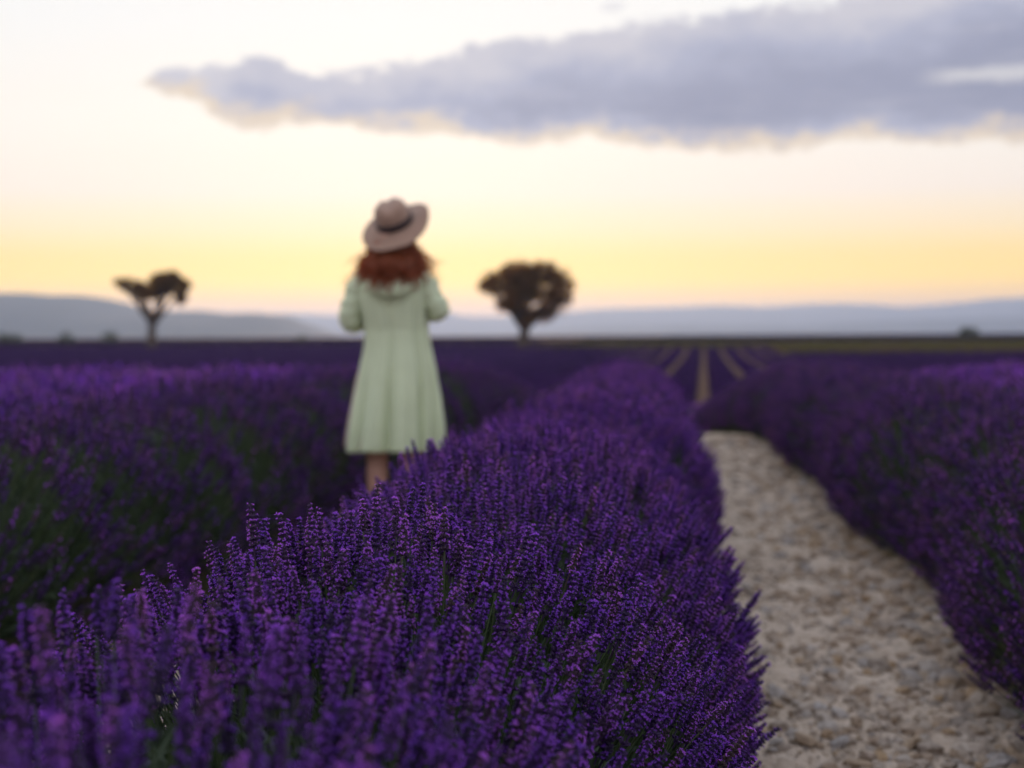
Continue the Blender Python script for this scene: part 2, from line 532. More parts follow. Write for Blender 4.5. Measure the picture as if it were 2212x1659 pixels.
# ------------------------------------------------------------------ haze over the plain
hz = MB()
X0, X1, Y0, Y1, Z0, Z1 = -9500, 9500, -3200, 13400, -9.0, 240.0
P = [(X0, Y0, Z0), (X1, Y0, Z0), (X1, Y1, Z0), (X0, Y1, Z0), (X0, Y0, Z1), (X1, Y0, Z1), (X1, Y1, Z1), (X0, Y1, Z1)]
hz.v = P
hz.f = [(0, 3, 2, 1), (4, 5, 6, 7), (0, 1, 5, 4), (1, 2, 6, 5), (2, 3, 7, 6), (3, 0, 4, 7)]
hz.mi = [0] * 6
mh, t = mat('evening_haze')
o_ = t.n('ShaderNodeOutputMaterial')
pv = t.n('ShaderNodeVolumePrincipled')
pv.inputs['Color'].default_value = (0.50, 0.67, 1.0, 1)
pv.inputs['Density'].default_value = 1.4e-4
pv.inputs['Anisotropy'].default_value = 0.56
t.l(pv.outputs[0], o_.inputs['Volume'])
haze = link('haze', hz.mesh('haze', [mh]))
tag(haze, 'pale blue evening haze over the whole plain', 'haze', kind='stuff')

# ------------------------------------------------------------------ lavender stalks
def spindle(mb, base, d, length, r, mi, n=4):
    d = Vector(d).normalized()
    x = d.orthogonal().normalized(); y = d.cross(x)
    b = len(mb.v)
    mb.v.append(tuple(base))
    for fr, rr in ((0.35, 1.0), (0.85, 0.85)):
        for k in range(n):
            a = 2 * math.pi * k / n
            mb.v.append(tuple(Vector(base) + d * length * fr + (x * math.cos(a) + y * math.sin(a)) * r * rr))
    mb.v.append(tuple(Vector(base) + d * length))
    e = len(mb.v) - 1
    for k in range(n):
        k2 = (k + 1) % n
        mb.f += [(b, b + 1 + k2, b + 1 + k), (b + 1 + k, b + 1 + k2, b + 1 + n + k2, b + 1 + n + k), (b + 1 + n + k, b + 1 + n + k2, e)]
        mb.mi += [mi] * 3
    return Vector(base) + d * length, d

def petal(mb, at, d, size, mi, rnd):
    d = Vector(d).normalized()
    x = d.orthogonal().normalized()
    x = (Matrix.Rotation(rnd.uniform(0, 6.28), 3, d) @ x)
    y = d.cross(x)
    for s_, q in ((1, x), (-1, x), (1, y)):
        o1 = (q * s_ * 0.9 + d * rnd.uniform(0.3, 0.9)).normalized()
        side = o1.cross(d)
        if side.length < 1e-3: continue
        side.normalize()
        tip = at + o1 * size
        mid = at + o1 * size * 0.6 + d * size * 0.15
        mb.face([at, mid + side * size * 0.4, tip, mid - side * size * 0.4], mi)

def head_mb(mb, seed, mi_c, mi_p, detail=2, bend=0.0, bloom=None):
    """flower head starting at z=0, about 6 cm long"""
    rnd = random.Random(seed)
    nw = rnd.choice((8, 9, 10)) if detail == 2 else rnd.choice((6, 7, 8))
    L = rnd.uniform(0.044, 0.060)
    zs = [L * (i / (nw - 1)) ** 0.92 for i in range(nw)]
    if rnd.random() < 0.6:
        zs = [-rnd.uniform(0.014, 0.024)] + zs
    for i, z in enumerate(zs):
        t_ = max(0, z / L)
        per = (7 if detail == 2 else 4) - (2 if t_ > 0.85 else 0)
        r = 0.0021 * (1 - 0.3 * t_)
        ln = rnd.uniform(0.0062, 0.0078) * (1 - 0.35 * t_ ** 2)
        if detail == 1:
            r *= 1.6; ln *= 1.15
        off = rnd.uniform(0, 6.28)
        for k in range(per):
            a = off + 6.283 * k / per + rnd.uniform(-.25, .25)
            tilt = rnd.uniform(0.25, 0.85) * (1 - 0.6 * t_ ** 3)
            d = Vector((math.cos(a) * math.sin(tilt + .35), math.sin(a) * math.sin(tilt + .35), math.cos(tilt + .35)))
            base = Vector((math.cos(a) * 0.0012 + bend * z, math.sin(a) * 0.0012, z + rnd.uniform(-.0015, .0015)))
            tip, dd = spindle(mb, base, d, ln, r, mi_c, 4 if detail == 2 else 3)
            if rnd.random() < (bloom if bloom is not None else (0.45 if detail == 2 else 0.38)):
                petal(mb, tip - dd * 0.001, dd, rnd.uniform(0.0024, 0.0044) * (1.0 if detail == 2 else 1.5), mi_p, rnd)
    # central axis
    mb.tube([(0, 0, -0.03), (bend * L * .5, 0, L * .5), (bend * L, 0, L)], [0.0012, 0.0016, 0.0008], 4, mi_c)

def stem_mb(mb, seed, mi, length=0.40):
    rnd = random.Random(seed + 99)
    bx, by = rnd.uniform(-.03, .03), rnd.uniform(-.03, .03)
    mb.tube([(bx, by, -length), (bx * .35, by * .35, -length * .5), (0, 0, 0.0)], [0.0016, 0.0014, 0.0011], 4, mi)
    if rnd.random() < 0.8:                                     # a pair of narrow leaves low on the stem
        for s_ in (-1, 1):
            z = -length * rnd.uniform(.6, .8)
            o1 = Vector((rnd.uniform(-1, 1), rnd.uniform(-1, 1), 0)).normalized() * 0.02 * s_
            b0 = Vector((bx * .6, by * .6, z))
            sd_ = Vector((-o1.y, o1.x, 0)).normalized() * .002
            mb.face([b0, b0 + o1 * .6 + Vector((0, 0, .018)) + sd_, b0 + o1 + Vector((0, 0, .035)), b0 + o1 * .6 + Vector((0, 0, .018)) - sd_], mi)

LIB = {}
def lib_collection(name, meshes):
    """source shapes for the instanced masses; the collection is not part of the scene"""
    c_ = bpy.data.collections.new(name)
    for i, me in enumerate(meshes):
        o = bpy.data.objects.new('%s_%02d' % (name, i), me)
        c_.objects.link(o)
    return c_
head_meshes, stem_meshes, full_meshes, low_meshes, tuft_meshes = [], [], [], [], []
for i in range(8):
    hb = MB(); head_mb(hb, i, 0, 1, 2, random.uniform(-.15, .15)); head_meshes.append(hb.mesh('flower_head', [M_calyx, M_petal]))
    sb = MB(); stem_mb(sb, i, 0); stem_meshes.append(sb.mesh('stem', [M_stem]))
    fb = MB(); head_mb(fb, i, 0, 1, 2, random.uniform(-.15, .15)); stem_mb(fb, i, 2); full_meshes.append(fb.mesh('stalk', [M_calyx, M_petal, M_stem]))
for i in range(6):
    fb = MB(); head_mb(fb, 40 + i, 0, 1, 1); stem_mb(fb, 40 + i, 2, 0.3); low_meshes.append(fb.mesh('stalk_low', [M_calyx, M_petal, M_stem]))
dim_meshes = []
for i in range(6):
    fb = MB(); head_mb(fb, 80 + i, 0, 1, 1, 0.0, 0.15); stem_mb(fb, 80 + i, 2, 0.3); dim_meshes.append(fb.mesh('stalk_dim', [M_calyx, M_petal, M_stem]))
def simple_stalk(mb, base, d, L, rnd, mi_c, mi_p, mi_s):
    d = Vector(d).normalized()
    tip, _ = spindle(mb, base + d * (L - .06), d, 0.065, 0.0085, mi_c if rnd.random() < .87 else mi_p, 4)
    for k in range(5):
        q = base + d * (L - .055 + .012 * k)
        s_ = Vector((rnd.uniform(-1, 1), rnd.uniform(-1, 1), rnd.uniform(0, 1))).normalized()
        u = s_.orthogonal().normalized() * .008
        mb.face([q, q + s_ * .014 + u, q + s_ * .02, q + s_ * .014 - u], mi_p)
    sd_ = d.orthogonal().normalized() * .002
    mb.face([base - sd_, base + sd_, base + d * (L - .05) + sd_, base + d * (L - .05) - sd_], mi_s)
for i in range(5):
    rnd = random.Random(300 + i); fb = MB()
    for k in range(7):
        b0 = Vector((rnd.uniform(-.05, .05), rnd.uniform(-.05, .05), -.24))
        simple_stalk(fb, b0, (rnd.uniform(-.3, .3), rnd.uniform(-.3, .3), 1), rnd.uniform(.2, .30), rnd, 0, 1, 2)
    tuft_meshes.append(fb.mesh('tuft', [M_calyx, M_petal, M_stem]))
def sprig_mesh(seed):
    rnd = random.Random(seed); mb = MB()
    for k in range(16):
        a = rnd.uniform(0, 6.28); z = rnd.uniform(-.05, .05)
        o1 = Vector((math.cos(a), math.sin(a), rnd.uniform(.5, 1.6))).normalized()
        L = rnd.uniform(.03, .055)
        sd_ = o1.orthogonal().normalized() * .0024
        b0 = Vector((0, 0, z)) + Vector((rnd.uniform(-.02, .02), rnd.uniform(-.02, .02), 0))
        mb.face([b0, b0 + o1 * L * .5 + sd_, b0 + o1 * L, b0 + o1 * L * .5 - sd_], 0)
    return mb.mesh('leaf_sprig', [M_leaf])
C_full = lib_collection('stalk_shapes', full_meshes)
C_low = lib_collection('simple_stalk_shapes', low_meshes)
C_dim = lib_collection('budding_stalk_shapes', dim_meshes)
C_tuft = lib_collection('tuft_shapes', tuft_meshes)
C_sprig = lib_collection('sprig_shapes', [sprig_mesh(i) for i in range(4)])

def scatter_tree(coll):
    if coll.name in LIB: return LIB[coll.name]
    ng = bpy.data.node_groups.new('scatter_' + coll.name, 'GeometryNodeTree')
    ng.interface.new_socket('Geometry', in_out='INPUT', socket_type='NodeSocketGeometry')
    ng.interface.new_socket('Geometry', in_out='OUTPUT', socket_type='NodeSocketGeometry')
    N = ng.nodes; Lk = ng.links
    gi = N.new('NodeGroupInput'); go = N.new('NodeGroupOutput')
    m2p = N.new('GeometryNodeMeshToPoints')
    ci = N.new('GeometryNodeCollectionInfo'); ci.inputs[0].default_value = coll
    ci.inputs['Separate Children'].default_value = True
    ci.inputs['Reset Children'].default_value = True
    iop = N.new('GeometryNodeInstanceOnPoints')
    iop.inputs['Pick Instance'].default_value = True
    def attr(nm, dt):
        a = N.new('GeometryNodeInputNamedAttribute'); a.data_type = dt; a.inputs[0].default_value = nm
        return a.outputs[0]
    e2r = N.new('FunctionNodeEulerToRotation')
    Lk.new(attr('rot', 'FLOAT_VECTOR'), e2r.inputs[0])
    Lk.new(gi.outputs[0], m2p.inputs[0])
    Lk.new(m2p.outputs[0], iop.inputs['Points'])
    Lk.new(ci.outputs[0], iop.inputs['Instance'])
    Lk.new(attr('idx', 'INT'), iop.inputs['Instance Index'])
    Lk.new(e2r.outputs[0], iop.inputs['Rotation'])
    Lk.new(attr('scl', 'FLOAT_VECTOR'), iop.inputs['Scale'])
    Lk.new(iop.outputs[0], go.inputs[0])
    LIB[coll.name] = ng
    return ng

def scatter(name, pts, rot, scl, idx, coll, parent):
    me = bpy.data.meshes.new(name)
    n = len(pts)
    me.vertices.add(n)
    me.vertices.foreach_set('co', np.asarray(pts, np.float32).ravel())
    a = me.attributes.new('rot', 'FLOAT_VECTOR', 'POINT'); a.data.foreach_set('vector', np.asarray(rot, np.float32).ravel())
    a = me.attributes.new('scl', 'FLOAT_VECTOR', 'POINT'); a.data.foreach_set('vector', np.asarray(scl, np.float32).ravel())
    a = me.attributes.new('idx', 'INT', 'POINT'); a.data.foreach_set('value', np.asarray(idx, np.int32))
    me.update()
    o = bpy.data.objects.new(name, me)
    COL.objects.link(o)
    o.parent = parent
    md = o.modifiers.new('scatter', 'NODES')
    md.node_group = scatter_tree(coll)
    o['kind'] = 'stuff'
    return o

def dir_to_euler(d, spin):
    """Euler XYZ that turns +Z to d after a spin about Z: Rz(b) @ Ry(a) with the spin folded in through X/Y order"""
    n = len(d)
    e = np.zeros((n, 3))
    for i in range(n):
        q = Vector(d[i]).to_track_quat('Z', 'Y')
        m = q.to_matrix() @ Matrix.Rotation(spin[i], 3, 'Z')
        e[i] = m.to_euler('XYZ')
    return e

LUMP = {17: 2.6, 11: 0.6}
def row_radius(y, seed):
    """bush after bush: the outline swells and dips along the row"""
    y = np.asarray(y, float)
    return 1 + LUMP.get(seed, 1.0) * (0.04 * np.sin(y * 2 * math.pi / 0.72 + seed) + 0.03 * np.sin(y * 2.3 + seed * 2.1) + 0.03 * np.sin(y * 5.1 + seed * 3.3))

def sample_row(xc, y0, y1, a, b, zc, dens, seed, psi=(-1.95, 1.95), jitter=0.05):
    arc = 0.5 * (a + b) * (psi[1] - psi[0])
    n = int(arc * (y1 - y0) * dens)
    r_ = np.random.default_rng(seed)
    y = r_.uniform(y0, y1, n)
    ps = r_.uniform(psi[0], psi[1], n)
    k = row_radius(y, seed) * (1 + np.minimum(np.abs(r_.normal(0, jitter, n)), 1.9 * jitter) * np.where(r_.random(n) < 0.75, 1, 0.2) * (.75 + .25 * np.maximum(0, np.cos(ps))) - jitter * 0.6)
    lx = a * k * np.sin(ps); lz = b * k * np.cos(ps)
    x = xc + lx + 0.05 * np.sin(y * 1.7 + seed) + bend(y)
    z = zc + lz
    d = np.stack([lx * 0.95 + r_.normal(0, .07, n), r_.normal(0, .09, n) + 0.12 * np.sin(y * 2 * math.pi / 0.72 + seed), (z - 0.0) * 0.8 + 0.24 + r_.normal(0, .03, n)], 1)
    d /= np.linalg.norm(d, axis=1)[:, None]
    z = z + g(x, y)
    thin = np.array([noise.noise(Vector((a_ * 2.2, b_ * 2.6, seed))) for a_, b_ in zip(ps, y)])
    keep = ((z - g(x, y)) > 0.07) & (r_.random(n) < np.clip(0.85 + 0.85 * thin, 0.25, 1))
    return np.stack([x, y, z], 1)[keep], d[keep], r_

def mound(xc, y0, y1, a, b, zc, seed, k=0.60, name='foliage', m=None, step=0.09):
    ys_ = np.arange(y0, y1 + 1e-6, step)
    pss = np.linspace(-1.95, 1.95, 22)
    v = []
    for y in ys_:
        kk = k * float(row_radius(y, seed))
        if y < y0 + .3 or y > y1 - .3:
            kk *= 0.55 + 0.45 * min(1, min(y - y0, y1 - y) / .3)
        for p in pss:
            q = Vector((math.sin(p) * 5, y * 5, math.cos(p) * 5 + seed))
            k2 = kk * (1 + 0.10 * noise.noise(q) + 0.06 * noise.noise(q * 2.7))
            x = xc + a * k2 * math.sin(p) + 0.05 * math.sin(y * 1.7 + seed) + float(bend(y))
            v.append((x, y, max(zc + b * k2 * math.cos(p), -0.03) + float(g(x, y))))
    nx = len(pss)
    f = [(j * nx + i, j * nx + i + 1, (j + 1) * nx + i + 1, (j + 1) * nx + i) for j in range(len(ys_) - 1) for i in range(nx - 1)]
    return mesh_np(name, v, f, True), m or M_mound

def cam_xyz(p):
    """depth, picture column, picture row (2212 wide) of points"""
    q = np.asarray(p) - np.array([0, 0, CAM_H])
    D = q[:, 0] * hx + q[:, 1] * hy
    r_ = q[:, 0] * hy - q[:, 1] * hx
    return D, 1106 + r_ / D * 3072, 725 - q[:, 2] / D * 3072

GROUP_ROWS = 'lavender rows on the near side of the crest'
def lavender_row(xc, y0, y1, label, seed, dens, coll, leafd, a=0.56, b=0.45, zc=0.27, individuals=False, scale=1.0, fine_to=None, jit=0.055):
    root = empty('lavender_row', (xc, 0, 0))
    tag(root, label, 'lavender row', GROUP_ROWS)
    def rel(p):
        p = np.array(p, float); p[:, 0] -= xc; return p
    me, mm = mound(xc, y0, y1, a, b, zc, seed)
    fo = link('foliage', me, root, [mm])
    me.transform(Matrix.Translation((-xc, 0, 0)))
    # leaves
    p, d, r_ = sample_row(xc, y0, y1, a * .70, b * .66, zc, leafd, seed)
    n = len(p)
    scatter('leaves', rel(p), dir_to_euler(d, r_.uniform(0, 6.28, n)), np.repeat(r_.uniform(.8, 1.5, n)[:, None], 3, 1), r_.integers(0, 4, n), C_sprig, root)
    # flower stalks
    segs = [(y0, y1, dens, coll)] if fine_to is None else [(y0, fine_to, dens, coll), (fine_to, y1, dens * .62, C_low)]
    for (ya, yb, dn, cl) in segs:
        p, d, r_ = sample_row(xc, ya, yb, a, b, zc, dn, seed, jitter=jit)
        n = len(p)
        e = dir_to_euler(d, r_.uniform(0, 6.28, n))
        sc = r_.uniform(.8, 1.22, n) * scale
        ix = r_.integers(0, 64, n) % len(cl.objects)
        keep = np.ones(n, bool)
        if individuals and cl is C_full:
            D, px, py = cam_xyz(p)
            # keep the lens clear
            keep &= np.linalg.norm(p - np.array([0, 0, CAM_H]), axis=1) > 0.62
            vis = (D > .7) & (px > -20) & (px < 2232) & (py < 1690) & keep
            order = np.argsort(np.where(vis, D, 1e9))[:300]
            for i in order:
                st = bpy.data.objects.new('flower_stalk', stem_meshes[ix[i]])
                hd = bpy.data.objects.new('flower_head', head_meshes[ix[i]])
                COL.objects.link(st); COL.objects.link(hd)
                st.parent = root; hd.parent = st
                st.location = (p[i][0] - xc, p[i][1], p[i][2])
                st.rotation_euler = e[i]
                st.scale = (sc[i],) * 3
            keep[order] = False
        scatter('flower_stalks', rel(p)[keep], e[keep], np.repeat(sc[keep][:, None], 3, 1), ix[keep], cl, root)
    return root

lavender_row(ROW_X, -1.0, 26, 'rounded purple lavender row in sharp focus filling the foreground left of the pale path', 3, 1150, C_full, 420, individuals=True, fine_to=6.0, jit=.075, scale=.93, a=.475, b=.445, zc=.27)
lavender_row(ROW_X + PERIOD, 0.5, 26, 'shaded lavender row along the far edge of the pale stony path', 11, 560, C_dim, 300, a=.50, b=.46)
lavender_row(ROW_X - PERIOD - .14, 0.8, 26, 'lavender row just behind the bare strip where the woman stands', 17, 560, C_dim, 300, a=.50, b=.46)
for k, lab in ((2, 'second lavender row right of the pale path, behind the shaded one'), (3, 'third lavender row right of the pale path')):
    lavender_row(ROW_X + PERIOD * k, 4 + k * 2, 25, lab, 20 + k, 75, C_tuft, 60)
for k, lab in ((2, 'second lavender row to the left of the woman'), (3, 'third lavender row to the left of the woman'), (4, 'fourth lavender row to the left of the woman, near the crest'),
               (5, 'fifth lavender row to the left, low over the crest')):
    lavender_row(ROW_X - PERIOD * k - .14, 3 + k * 1.5, 25, lab, 30 + k, 75, C_tuft, 60)

# row that crosses the end of the path, down the slope
def cross_row():
    root = empty('lavender_row', (1.2, 28.0, float(g(1.2, 28.0))))
    tag(root, 'low lavender row crossing beyond the far end of the pale path', 'lavender row')
    v = []; xs_ = np.arange(-6, 6.01, .15); pss = np.linspace(-1.7, 1.7, 12)
    for x in xs_:
        for p in pss:
            k = 1 + .15 * noise.noise(Vector((x * 2, p * 2, 1)))
            v.append((x, .7 * k * math.sin(p), max(.05 + .5 * k * math.cos(p), -.1)))
    nx = len(pss)
    f = [(j * nx + i, (j + 1) * nx + i, (j + 1) * nx + i + 1, j * nx + i + 1) for j in range(len(xs_) - 1) for i in range(nx - 1)]
    link('foliage', mesh_np('foliage', v, f, True), root, [M_mound])
    r_ = np.random.default_rng(5); n = 1500
    x = r_.uniform(-6, 6, n); p = r_.uniform(-1.6, 1.6, n)
    pts = np.stack([x, .72 * np.sin(p), .1 + .52 * np.cos(p)], 1)
    d = np.stack([r_.normal(0, .2, n), np.sin(p) * .7, np.cos(p) + .5], 1)
    scatter('flower_stalks', pts, dir_to_euler(d, r_.uniform(0, 6, n)), np.repeat(r_.uniform(.9, 1.3, n)[:, None], 3, 1), r_.integers(0, 5, n), C_tuft, root)
cross_row()

# ------------------------------------------------------------------ the field beyond the crest
FP = 1.85
def far_profile(X, amp=0.30):
    u = np.mod(X + 0.05, FP) / FP                          # 0 = middle of a bare strip
    w_ = np.abs(u - .5) * FP                               # distance from the row's centre
    return amp * np.sqrt(np.clip(1 - (w_ / .71) ** 2, 0, 1)) - 0.04 * (w_ > .71)
def far_row(k, y0=32, y1=205):
    xc = -0.05 + FP * (k + .5)
    root = empty('lavender_row', (xc, y0, float(g(xc, y0))))
    ys_ = np.arange(y0, y1, .35); pss = np.linspace(-1.57, 1.57, 9); v = []
    for y in ys_:
        for p in pss:
            kk = 1 + .16 * noise.noise(Vector((k * 7.3, y * 1.3, p)))
            v.append(((.70 * kk) * math.sin(p), y - y0, .28 * kk * math.cos(p) + float(g(xc, y)) - float(g(xc, y0))))
    nx = len(pss)
    f = [(j * nx + i, j * nx + i + 1, (j + 1) * nx + i + 1, (j + 1) * nx + i) for j in range(len(ys_) - 1) for i in range(nx - 1)]
    link('flower_mound', mesh_np('flower_mound', v, f, True), root, [M_farlav])
    r_ = np.random.default_rng(100 + k); n = 2400 if y1 > 150 else 1500
    y = r_.uniform(0, y1 - y0, n) ** 1.0; p = r_.uniform(-1.5, 1.5, n)
    pts = np.stack([.65 * np.sin(p), y, .24 * np.cos(p) + g(xc, y + y0) - float(g(xc, y0))], 1)
    d = np.stack([np.sin(p), r_.normal(0, .2, n), np.cos(p) + .4], 1)
    scatter('flower_stalks', pts, dir_to_euler(d, r_.uniform(0, 6, n)), np.repeat(r_.uniform(.5, .8, n)[:, None], 3, 1), r_.integers(0, 5, n), C_tuft, root)
    return root
M_redsoil = soil_mat('reddish_field_soil', (0.045, 0.024, 0.017), (0.075, 0.038, 0.026), (0.09, 0.050, 0.035))
FG = 'striped lavender rows beyond the crest'
for k in range(-12, 10):
    r0 = far_row(k, y1=163 if k < 4 else 136)
    side = 'left' if k < 0 else 'right'
    n_ = -k if k < 0 else k + 1
    word = ['first', 'second', 'third', 'fourth', 'fifth', 'sixth', 'seventh', 'eighth', 'ninth', 'tenth', 'eleventh', 'twelfth'][n_ - 1]
    tag(r0, '%s narrow lavender row %s of the sandy strip beyond the end of the path' % (word, side), 'lavender row', FG)
def field(name, x0, x1, y0, y1, sx, sy, label, m, zf, kind='stuff'):
    xs_ = np.arange(x0, x1 + 1e-6, sx); ys_ = np.arange(y0, y1 + 1e-6, sy)
    o = link(name, grid_mesh(name, xs_, ys_, zf), None, [m])
    return tag(o, label, name.replace('_', ' '), kind=kind)
xl = -0.05 - FP * 12; xr = -0.05 + FP * 10
def zl(X, Y):
    n_ = np.sin(X * 5.3 + Y * 1.9) * np.sin(Y * 3.1 - X) * .06
    return g(X, Y) + 0.03 + far_profile(X) * (1 + n_ * 2) + n_ * .5
field('lavender_field', xl - FP * 46, xl, 30, 206, FP / 8, 1.5, 'dark purple lavender field stretching to the left horizon', M_farlav, zl)
field('lavender_field', xr, xr + FP * 22, 30, 135, FP / 8, 1.0, 'purple lavender field beyond the crest on the right', M_farlav, zl)
field('field_soil', -110, 60, 29, 207, 1.0, 1.0, 'reddish bare soil between the striped lavender rows', M_redsoil, lambda X, Y: g(X, Y) + .012 + .01 * np.sin(X * 3) * np.sin(Y * 2), 'structure')
zz = lambda X, Y: g(X, Y) + .45 + .10 * np.sin(X * .9) * np.sin(Y * .37) + .08 * np.sin(X * 2.3 + Y)
field('lavender_field', -330, -20, 207, 620, 2.0, 3.0, 'distant purple field under the left tree', M_hazel, zz)
field('lavender_field', -19, 420, 262, 900, 3.0, 4.0, 'distant purple strip below the right hills', M_hazel, zz)
field('meadow', 7.6, 260, 137, 206, 2.0, 2.0, 'olive green grass strip at the right edge of the striped field', M_meadow, lambda X, Y: g(X, Y) + .22 + .10 * np.sin(X * .7 + Y * .3) * np.sin(Y * .5), 'structure')
field('meadow', -21.8, 7.5, 165, 206, 2.0, 2.0, 'narrow green grass strip at the far end of the striped lavender rows', M_meadow, lambda X, Y: g(X, Y) + .2 + .10 * np.sin(X * .7 + Y * .3) * np.sin(Y * .5), 'structure')
field('meadow', -19.8, 260, 207, 261, 2.0, 2.0, 'olive green meadow strip behind the striped lavender rows', M_meadow, lambda X, Y: g(X, Y) + .18 + .10 * np.sin(X * .7 + Y * .3) * np.sin(Y * .5), 'structure')
p_ = spot(300, 420)
field('stubble_field', p_.x - 8, p_.x + 12, p_.y - 20, p_.y + 40, 2, 4, 'small pale stubble patch below the left tree', M_wheat, lambda X, Y: g(X, Y) + 1.0 + .02 * np.sin(X), 'structure')
p_ = spot(1205, 262)
field('stubble_field', p_.x - 3, p_.x + 5, p_.y - 24, p_.y + 12, 2, 4, 'small pinkish bare patch right of the round tree', M_wheat, lambda X, Y: g(X, Y) + .62 + .02 * np.sin(X), 'structure')

# ------------------------------------------------------------------ trees and shrubs
def limb(mb, a, b, r0, r1, rnd, n=7, wob=.06):
    a = Vector(a); b = Vector(b); L = (b - a).length
    pts = []; rad = []
    for i in range(n + 1):
        t_ = i / n
        w_ = Vector((rnd.uniform(-1, 1), rnd.uniform(-1, 1), rnd.uniform(-.5, .5))) * L * wob * math.sin(math.pi * t_)
        pts.append(a.lerp(b, t_) + w_ + Vector((0, 0, L * .06 * math.sin(math.pi * t_))))
        rad.append(r0 + (r1 - r0) * t_)
    mb.tube(pts, rad, 8)
    return pts

def leaves_blob(mb, c, rad, n, size, rnd):
    c = Vector(c)
    for i in range(n):
        while True:
            q = Vector((rnd.uniform(-1, 1), rnd.uniform(-1, 1), rnd.uniform(-1, 1)))
            if .25 < q.length < 1: break
        p = c + Vector((q.x * rad[0], q.y * rad[1], q.z * rad[2]))
        d = Vector((rnd.uniform(-1, 1), rnd.uniform(-1, 1), rnd.uniform(-1, 1))).normalized()
        s = d.orthogonal().normalized() * size * rnd.uniform(.25, .45)
        L = size * rnd.uniform(.7, 1.3)
        mb.face([p, p + d * L * .5 + s, p + d * L, p + d * L * .5 - s], 0)

def tree(name, base, clumps, forks, trunk_r, fork_z, label, cat, seed, group=None, leafsize=.34, dens=1.0):
    """clumps: (x, y, z, rx, ry, rz, leaves); each clump is reached by a limb from the fork"""
    rnd = random.Random(seed)
    root = empty(name, base, YAW)
    tag(root, label, cat, group)
    tb = MB()
    f0 = Vector((forks[0], 0, fork_z))
    tb.tube([(0, 0, -.4), (0.02, 0, .1), (forks[0] * .4, .05, fork_z * .5), tuple(f0)], [trunk_r * 1.7, trunk_r * 1.2, trunk_r, trunk_r * .95], 10)
    cb = MB()
    for (x, y, z, rx, ry, rz, n) in clumps:
        pts = limb(tb, f0 - Vector((0, 0, .15)), (x, y, z), trunk_r * .55, trunk_r * .12, rnd)
        for k in range(5):
            a = pts[rnd.randint(3, 6)]
            e = Vector((x + rnd.uniform(-rx, rx) * .8, y + rnd.uniform(-ry, ry) * .8, z + rnd.uniform(-.3, .9) * rz))
            limb(tb, a, e, trunk_r * .16, trunk_r * .04, rnd, 4)
        leaves_blob(cb, (x, y, z), (rx * 1.25, ry * 1.2, rz * 1.25), int(n * 1.1), leafsize, rnd)
        # many small sub-clumps with gaps between them
        m_ = max(9, int(n / 26))
        for k in range(m_):
            while True:
                q = Vector((rnd.uniform(-1, 1), rnd.uniform(-1, 1), rnd.uniform(-1, 1)))
                if q.length < 1: break
            cc = Vector((x + q.x * rx, y + q.y * ry, z + q.z * rz))
            s_ = rnd.uniform(.3, .6) * min(rx, rz)
            leaves_blob(cb, cc, (s_ * 1.3, s_ * 1.3, s_ * 1.1), int(n * 4.0 / m_ * dens), leafsize, rnd)
    link('trunk', tb.mesh('trunk', [M_bark], True), root)
    cr = link('crown', cb.mesh('crown', [M_treeleaf]), root)
    cr['kind'] = 'stuff'
    return root
# round tree beside the woman, 170 m away (18 px of the picture to a metre)
k_ = 3072 / 170
b0 = spot(1128, 170)
def T(px, py): return ((px - 1128) / k_, (753 - py) / k_)
cl = []
rd = random.Random(4)
for (px, py, rx, rz, n) in [(1075, 612, 32, 22, 420), (1120, 592, 38, 20, 700), (1175, 590, 34, 20, 650), (1208, 622, 28, 30, 480), (1115, 635, 30, 30, 620),
                            (1150, 630, 26, 26, 420), (1195, 660, 26, 24, 380), (1125, 668, 20, 20, 240), (1165, 682, 26, 16, 320), (1225, 648, 12, 14, 90), (1048, 618, 14, 12, 80), (1090, 655, 18, 18, 160), (1145, 690, 14, 12, 90)]:
    x, z = T(px, py)
    cl.append((x, rd.uniform(-2.2, 2.2), z, rx / k_, rx / k_ * 1.2, rz / k_, n))
tree('almond_tree', b0, cl, (.35,), .62, 2.3, 'full round crowned tree on the horizon just right of the woman', 'tree', 5, 'lone trees on the horizon', .27)
b1 = spot(328, 175)
k_ = 3072 / 175
def T(px, py): return ((px - 328) / k_, (753 - py) / k_)
cl = []
for (px, py, rx, rz, n) in [(362, 606, 28, 16, 620), (392, 612, 22, 14, 330), (388, 636, 12, 16, 190), (345, 620, 20, 12, 260), (284, 614, 22, 15, 300), (306, 626, 20, 17, 300), (325, 632, 16, 12, 120), (265, 606, 14, 9, 70), (375, 592, 14, 8, 150)]:
    x, z = T(px, py)
    cl.append((x, rd.uniform(-1.6, 1.6), z, rx / k_, rx / k_ * 1.2, rz / k_, n))
tree('almond_tree', b1, cl, (.1,), .55, 3.0, 'thin forked tree with two leaf clusters, in front of the left hills', 'tree', 9, 'lone trees on the horizon', .26)

